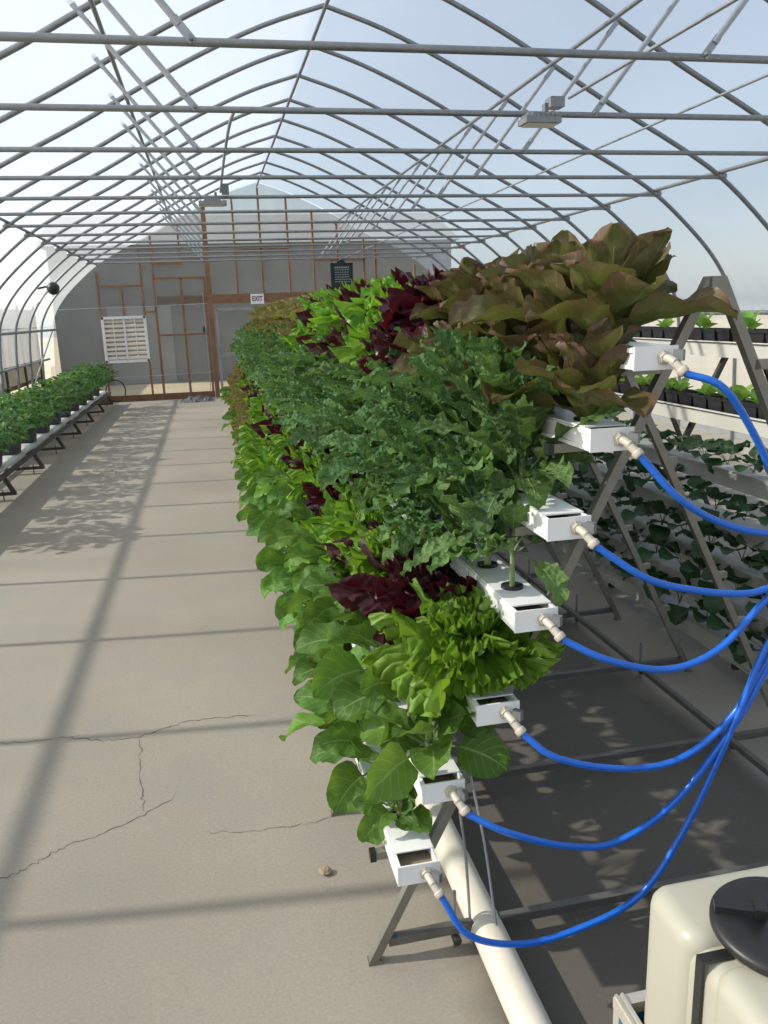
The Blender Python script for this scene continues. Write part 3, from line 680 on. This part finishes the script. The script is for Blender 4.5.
# plants on the rack
CATN = {'collard': ('collard_plant', 'broad-leaved green collard', 'leafy greens'), 'kale': ('kale_plant', 'crinkled blue-green kale', 'kale'), 'green_lettuce': ('green_lettuce', 'frilly bright green lettuce', 'lettuce'),
        'red_lettuce': ('red_lettuce', 'dark burgundy lettuce', 'lettuce'), 'bronze_romaine': ('bronze_romaine', 'big bronze-green romaine lettuce', 'lettuce'), 'bronze_lettuce': ('bronze_lettuce', 'small pale bronze lettuce', 'lettuce')}
def kind_at(row, y, i):
    r = random.Random(row*1000+i)
    if row == 0: return 'collard' if y < 7.2 or y > 11.8 else ('bronze_lettuce' if r.random() < .55 else 'collard')
    if row == 1: return 'collard' if y < 4.6 else ('green_lettuce' if y < 7 and r.random() < .5 else 'collard' if y < 7 else 'bronze_lettuce')
    if row == 2:
        if i == 0: return 'green_lettuce'
        if y > 10.2: return 'bronze_lettuce'
        return 'GRRGRGGRRGGRGRRG'[i % 16] == 'R' and 'red_lettuce' or 'green_lettuce'
    if row in (3, 4): return 'kale'
    if y < 2.65: return 'bronze_romaine'
    if y < 5.7: return 'green_lettuce' if 'RGRGGRGR'[int((y-2.65)/.45)] == 'G' else 'red_lettuce'
    return 'bronze_lettuce'
STARTY = [1.68, 1.62, 1.68, 1.64, 1.76, 1.62, 1.70]
SC_ = {'collard': 1.0, 'kale': .98, 'green_lettuce': 1.12, 'red_lettuce': 1.1, 'bronze_romaine': 1.05, 'bronze_lettuce': 1.15}
for row, (gx, gz) in enumerate(G):
    y = STARTY[row]; i = 0
    while y < Y1-.12:
        kd = kind_at(row, y, i); nm, ds, cat = CATN[kd]
        far = y > 4.6
        gl = {0: 'bottom gutter', 6: 'top gutter'}.get(row) or GN[row]+' gutter up'
        lb = '%s, %s from the near end of the %s' % (ds, ordn(i+1), gl) if i else '%s at the near end of the %s' % (ds, gl)
        s = SC_[kd]*rnd.uniform(.88, 1.12); tilt = {'collard': -18, 'kale': -12}.get(kd, -14)
        if i == 0: s = {0: .60, 1: .92, 2: 1.12, 3: .80, 4: .95, 5: .88, 6: 1.04}[row]
        if row == 2 and i == 1: s = 1.2
        if row >= 5 and kd in ('green_lettuce', 'red_lettuce'): s *= 1.25 if row == 6 else 1.12
        if row == 4 and y > 2.2: s *= .88
        if row >= 5 and kd == 'bronze_lettuce': s *= 1.2
        mk_ = 'young_kale' if row == 3 and i == 0 else kd
        if mk_ == 'young_kale': s = 1.; lb = 'small sparse kale with drooping leaves at the near end of the fourth gutter up'
        pl = plant(nm, mk_, (gx, y, gz+GH/2+.003), s, rnd.uniform(-.7, .7), 0, lb, cat, 'plants on the %s of the leafy rack' % gl, not far)
        pl_y = y; st = {'bronze_romaine': .235, 'kale': .19, 'collard': .19, 'green_lettuce': .2, 'red_lettuce': .2, 'bronze_lettuce': .2}[kd]*(.86 if y < 3.2 and kd == 'kale' else 1)
        if i == 0 and row < 2: pl.children[0].rotation_euler.x = .42
        y += st*rnd.uniform(.93, 1.07); i += 1

# ------------------------------------------------------------------ second rack (strawberries and pots)
S = [(2.05, .13), (2.12, .27), (2.17, .40), (2.25, .55), (2.35, .74)]
SP = [(2.50, .99), (2.71, 1.31)]
SY0, SY1 = 2.55, 11.5
for i, (gx, gz) in enumerate(S):
    gutter(gx, gz, SY0, SY1, [], 'white gutter of the strawberry rack, ' + ('lowest of its five' if i == 0 else ordn(i+1)+' from the floor'), 'gutters of the strawberry rack', .09, .075, 'shade_white', False)
    y = gx/.80; j = 0
    while y < 7.6:
        plant('strawberry_plant', 'strawberry', (gx, y, gz+.04), rnd.uniform(.85, 1.15), rnd.uniform(-.8, .8), 0,
              'dark green trailing plant, %s, on the %s gutter of the strawberry rack' % ('nearest' if j == 0 else ordn(j+1)+' back', 'lowest' if i == 0 else ordn(i+1)), 'plant', 'plants on the strawberry rack', False)
        y += rnd.uniform(.19, .23); j += 1
for i, (gx, gz) in enumerate(SP):
    g = tag(empty('pot_shelf', (gx, SY0, gz)), 'aged white trough shelf carrying black pots, ' + ('lower of the two' if i == 0 else 'upper of the two'), 'shelf', 'pot shelves of the strawberry rack')
    L = SY1-SY0; b = MB(); b.box((0, L/2, -.02), (.13, L, .005)); b.box((-.074, L/2, -.015), (.005, L, .082), Matrix.Rotation(-.22, 3, 'Y')); b.box((.067, L/2, 0), (.005, L, .055)); b.box((-.09, L/2, .026), (.02, L, .004))
    b.build('trough', M['shelf_white'], g)
# pot
POT = MB(); h_ = .105; w0, w1 = .046, .058
def frus(b, w0, w1, z0, z1, flip=False):
    vs = [(x*w0, y*w0, z0) for x, y in ((-1, -1), (1, -1), (1, 1), (-1, 1))]+[(x*w1, y*w1, z1) for x, y in ((-1, -1), (1, -1), (1, 1), (-1, 1))]
    b.add(vs, [(0, 1, 5, 4), (1, 2, 6, 5), (2, 3, 7, 6), (3, 0, 4, 7)])
frus(POT, w0, w1, 0, h_); frus(POT, w1+.003, w1+.004, h_-.014, h_+.001); frus(POT, w1-.003, w1-.002, h_-.012, h_+.001)
POT.add([(-w0, -w0, 0), (w0, -w0, 0), (w0, w0, 0), (-w0, w0, 0)], [(3, 2, 1, 0)])
POT.add([(x*(w1+.004), y*(w1+.004), h_+.001) for x, y in ((-1, -1), (1, -1), (1, 1), (-1, 1))]+[(x*(w1-.002), y*(w1-.002), h_+.001) for x, y in ((-1, -1), (1, -1), (1, 1), (-1, 1))], [(0, 1, 5, 4), (1, 2, 6, 5), (2, 3, 7, 6), (3, 0, 4, 7)])
POTM = POT.mesh('pot', M['pot'])
SOIL = MB().add([(-w1+.004, -w1+.004, h_-.014), (w1-.004, -w1+.004, h_-.014), (w1-.004, w1-.004, h_-.014), (-w1+.004, w1-.004, h_-.014)], [(0, 1, 2, 3)]).mesh('soil', M['soil'])
for i, (gx, gz) in enumerate(SP):
    y = gx/.78; j = 0
    while y < 7.0:
        o = empty('plant_pot', (gx+.0, y, gz-.017), rnd.uniform(-.06, .06))
        po = bpy.data.objects.new('pot', POTM); COL.objects.link(po); po.parent = o
        so = bpy.data.objects.new('soil', SOIL); COL.objects.link(so); so.parent = o
        pos = ('%s pot back on the %s pot shelf' % (ordn(j+1), 'lower' if i == 0 else 'upper'))
        if (i == 0 and j % 7 != 5) or (i == 1 and j % 3 == 2):
            fo = bpy.data.objects.new('seedling', rnd.choice(VAR['seedling'])); COL.objects.link(fo); fo.parent = o; fo.location = (0, 0, h_-.016); fo.rotation_euler = (0, 0, rnd.uniform(0, 6)); fo.scale = (rnd.uniform(1.1, 1.8),)*3
            lb = 'black square pot with light green seedling, ' + pos
        else: lb = 'black square pot showing no plant, ' + pos
        tag(o, lb, 'pot', 'square pots on the upper shelves'); y += .13; j += 1
# frames of the second rack
o = empty('a_frame', (0, 0, 0))
def sleg(x0, z0, x1, z1, name='leg'): MB().bar((x0, 0, z0), (x1, 0, z1), .026, .026).build(name, M['dark_steel'], o)
sleg(2.10, 0, 2.83, 1.45); sleg(3.56, 0, 2.85, 1.45); sleg(2.14, .06, 3.52, .06, 'crossbar')
for gx, gz in S+SP:
    z = gz-.05 if gz < .9 else gz-.035
    if z > .07: MB().bar((gx-.05, 0, z), (2.10+.5035*z, 0, z), .02, .02).build('shelf_arm', M['dark_steel'], o)
for i, y in enumerate([2.7+1.24*k for k in range(8)]):
    f_ = o if i == 0 else copy_tree(o)
    f_.location = (0, y, 0); tag(f_, 'dark A-frame of the strawberry rack, ' + ('nearest the camera' if i == 0 else ordn(i+1)+' from the camera'), 'rack frame', 'A-frames of the strawberry rack')

# ------------------------------------------------------------------ left bench
BX0, BX1, BZ = -2.45, -1.90, .225
bg = tag(empty('plant_bench', (0, 5.0, 0)), 'low dark steel bench of frames along the left wall', 'bench')
for x in (BX0, BX1): MB().bar((x, 0, BZ), (x, 11.1, BZ), .035, .035, up=(0, 0, 1)).build('long_rail', M['dark_steel'], bg)
k = 0
for y in [7.68+1.33*j for j in range(-2, 7)]:
    yy = y-5.0
    b = MB(); b.bar((BX0, yy, BZ), (BX0-.02, yy, .06), .035, .035); b.bar((BX1-.01, yy, BZ), (BX1+.07, yy, .06), .035, .035)
    b.bar((BX0-.03, yy, .06), (BX1+.085, yy, .06), .03, .03); b.bar((BX0, yy, BZ), (BX1, yy, BZ), .03, .03); b.build('trestle', M['dark_steel'], bg)
    for x in (BX1-.02, BX0+.1): MB().tube([(x, yy-.03, 0), (x, yy-.03, .10)], .006, 6).build('levelling_rod', M['dark_steel'], bg)
tag(MB().box((-2.07, 10.55, BZ+.032), (.26, 11.0, .028)).build('bench_gutter', M['white_pvc']), 'flat white gutter lying on the bench under the black buckets', 'gutter')
r_ = .11
BUCK = MB()
frus(BUCK, .085, .115, 0, .24); frus(BUCK, .118, .120, .22, .242); frus(BUCK, .11, .111, .22, .242)
BUCK.add([(-.085, -.085, 0), (.085, -.085, 0), (.085, .085, 0), (-.085, .085, 0)], [(3, 2, 1, 0)])
BUCK.add([(-.112, -.112, .225), (.112, -.112, .225), (.112, .112, .225), (-.112, .112, .225)], [(0, 1, 2, 3)])
BM = BUCK.mesh('bucket', M['pot'])
BU = [bush(900+i).mesh('bush_foliage', M['L_bench']) for i in range(4)]; BS = [bush_stems(900+i).mesh('bush_stems', M['stem']) for i in range(4)]
yl = 6.3; j = 0; NB = 12
while yl < 15.9:
    o = empty('potted_plant', (-2.06, yl, BZ+.046), 0)
    for nm, me, z, rz, sc in (('bucket', BM, 0, 0, 1), ('foliage', BU[j % 4], .22, rnd.uniform(0, 6), rnd.uniform(.9, 1.02)), ('stems', BS[j % 4], .2, 0, .8)):
        q = bpy.data.objects.new(nm, me); COL.objects.link(q); q.parent = o; q.location = (0, 0, z); q.rotation_euler = (0, 0, rz); q.scale = (sc,)*3
    tag(o, 'bushy green plant in black bucket on left bench, %s from far end wall' % ordn(NB-j), 'potted plant', 'potted plants on the left bench'); yl += .80; j += 1
c = []
for k in range(25):
    a = 2*PI*k/24*.92-.5; c.append((-1.80+.17*math.cos(a)+.03, 15.9+.05*math.cos(a), .27+.20*math.sin(a)))
tag(MB().tube(c, .012, 8).build('black_hose', M['black']), 'black hose bent in a loop at the far end of the left bench', 'hose')

# ------------------------------------------------------------------ tank on its cart
def rounded_box(cx, cy, z0, z1, wx, wy, r, n=6, top_dome=0.):
    b = MB(); rings = []
    def ring(ins, z):
        pts = []; rr = max(.002, r-ins)
        for (sx, sy, a0) in ((1, 1, 0), (-1, 1, 90), (-1, -1, 180), (1, -1, 270)):
            for k in range(n+1):
                a = math.radians(a0+90*k/n); pts.append((cx+sx*(wx/2-r)+rr*math.cos(a), cy+sy*(wy/2-r)+rr*math.sin(a), z))
        return pts
    er = .03
    prof = [(er, z0)] + [(er*(1-math.sin(math.radians(a))), z0+er*(1-math.cos(math.radians(a)))) for a in (30, 60, 90)] + [(0, z0+(z1-z0)*.5)] + [(0, z1-er)] + [(er*(1-math.cos(math.radians(a))), z1-er+er*math.sin(math.radians(a))) for a in (22, 45, 67, 90)]
    R = [ring(i, z) for i, z in prof]; m = len(R[0]); vs = [p for q in R for p in q]
    fs = [(i*m+k, i*m+(k+1) % m, (i+1)*m+(k+1) % m, (i+1)*m+k) for i in range(len(R)-1) for k in range(m)]
    fs.append(tuple((len(R)-1)*m+k for k in range(m))); fs.append(tuple(range(m))[::-1])
    b.add(vs, fs, smooth=True); return b
tk = tag(empty('water_tank', (.922, .70, .10)), 'milky white plastic water tank with black lid and strap', 'tank')
b = rounded_box(0, .285, 0, .50, .56, .145, .04)
b2 = rounded_box(0, -.155, 0, .495, .55, .67, .04); b3 = rounded_box(0, .19, .005, .483, .54, .14, .03)
for q in (b2, b3): b.add(q.v, q.f, smooth=True)
bo = b.build('body', M['tank'], tk)
MB().box((.08, .27, .503), (.20, .10, .008)).build('moulded_panel', M['tank'], tk)
ST = MB(); ST.box((-.274, .196, .24), (.005, .017, .49)); ST.box((-.14, .196, .4865), (.272, .017, .005)); ST.build('strap', M['black'], tk)
ld = MB(); ld.lathe([(.0, .010), (.012, .010), (.014, .021), (.086, .021), (.097, .019), (.101, .014), (.101, .006), (.096, .0), (0, .0)], (-.138, .20, .502), (-.03, -.05, 1), 48)
lid = ld.build('lid', M['black'], tk)
MB().box((-.190, .235, .528), (.065, .020, .012), Matrix.Rotation(-.45, 3, 'Z')).box((-.158, .222, .531), (.018, .030, .016), Matrix.Rotation(-.45, 3, 'Z')).build('lid_grip', M['black'], lid)
MB().lathe([(.07, 0), (.085, 0), (.085, .03), (.07, .03)], (-.138, .20, .482), (0, 0, 1), 32).build('neck', M['tank'], lid)
cg = tag(empty('tank_cart', (.93, .70, 0)), 'blue panelled cart with aluminium profile rim under the tank', 'cart')
X, Yh = .30, .385
for sx in (-1, 1):
    for sy in (-1, 1): MB().box((sx*X, sy*Yh, .155), (.02, .02, .31)).build('post', M['alu'], cg)
for sx in (-1, 1):
    b = MB(); b.box((sx*X, 0, .32), (.022, Yh*2+.022, .022)); b.box((sx*X-.006, 0, .333), (.005, Yh*2+.022, .005)); b.box((sx*X+.006, 0, .333), (.005, Yh*2+.022, .005)); b.build('rim', M['alu'], cg)
    MB().box((sx*X, 0, .165), (.008, Yh*2-.02, .28)).build('side_panel', M['blue_panel'], cg)
for sy in (-1, 1):
    MB().box((0, sy*Yh, .32), (X*2-.022, .022, .022)).build('rim', M['alu'], cg); MB().box((0, sy*Yh, .165), (X*2-.02, .008, .28)).build('end_panel', M['blue_panel'], cg)
MB().box((0, 0, .085), (X*2-.01, Yh*2-.01, .02)).build('deck', M['alu'], cg)
# small stone on the floor
b = MB(); r2 = random.Random(2)
b.lathe([(0, 0), (.014, .002), (.018, .009), (.012, .016), (0, .018)], n=7, smooth=False)
b.v = [(x*r2.uniform(.8, 1.3), y*r2.uniform(.7, 1.2), z) for x, y, z in b.v]
tag(b.build('stone', M['pebble'], None, (.20, 1.98, 0)), 'small tan stone on the floor by the nearest trestle foot', 'stone')

# ------------------------------------------------------------------ light, world, camera
w = bpy.data.worlds.new('sky'); SC.world = w; w.use_nodes = True; nt = w.node_tree; nt.nodes.clear()
sky = nt.nodes.new('ShaderNodeTexSky'); sky.sky_type = 'NISHITA'; sky.sun_disc = False; sky.sun_elevation = math.radians(34); sky.sun_rotation = math.radians(-81)
sky.air_density = 1.0; sky.dust_density = 1.5; sky.ozone_density = 1.2
bg_ = nt.nodes.new('ShaderNodeBackground'); bg_.inputs[1].default_value = .255; wo = nt.nodes.new('ShaderNodeOutputWorld')
hz = nt.nodes.new('ShaderNodeMix'); hz.data_type = 'RGBA'; hz.inputs[0].default_value = .55; nt.links.new(sky.outputs[0], hz.inputs[6]); hz.inputs[7].default_value = (3.1, 3.35, 3.6, 1); nt.links.new(hz.outputs[2], bg_.inputs[0]); nt.links.new(bg_.outputs[0], wo.inputs[0])
ld = bpy.data.lights.new('sun', 'SUN'); ld.energy = 7.4; ld.angle = math.radians(.9); ld.color = (1, .92, .79)
lo = bpy.data.objects.new('sun', ld); COL.objects.link(lo); lo.location = (-5, 8, 12)
lo.rotation_euler = Vector((1.48, -.23, -1)).to_track_quat('-Z', 'Y').to_euler()

cam = bpy.data.cameras.new('camera'); co = bpy.data.objects.new('camera', cam); COL.objects.link(co); SC.camera = co
yaw, pitch, roll = 2.03417205e-01, 2.44526404e-01, -3.45727123e-02
fw0 = Vector((math.sin(yaw), math.cos(yaw), 0)); r0 = Vector((math.cos(yaw), -math.sin(yaw), 0)); Z = Vector((0, 0, 1))
fw = fw0*math.cos(pitch)-Z*math.sin(pitch); u1 = Z*math.cos(pitch)+fw0*math.sin(pitch)
rr = r0*math.cos(roll)+u1*math.sin(roll); uu = -r0*math.sin(roll)+u1*math.cos(roll)
mw = Matrix((rr, uu, -fw)).transposed().to_4x4(); mw.translation = Vector((0, 0, 1.55)); co.matrix_world = mw
cam.sensor_fit = 'VERTICAL'; cam.sensor_height = 24.; cam.lens = 24*804.1/1024; cam.clip_start = .05; cam.clip_end = 300
SC.view_settings.view_transform = 'Standard'; SC.view_settings.look = 'None'; SC.view_settings.gamma = 1; SC.view_settings.exposure = 0.; SC.view_settings.use_curve_mapping = False
try:
    SC.cycles.use_denoising = True; SC.cycles.max_bounces = 10; SC.cycles.transparent_max_bounces = 24; SC.cycles.diffuse_bounces = 4; SC.cycles.transmission_bounces = 6
    SC.cycles.sample_clamp_indirect = 8
except Exception: pass
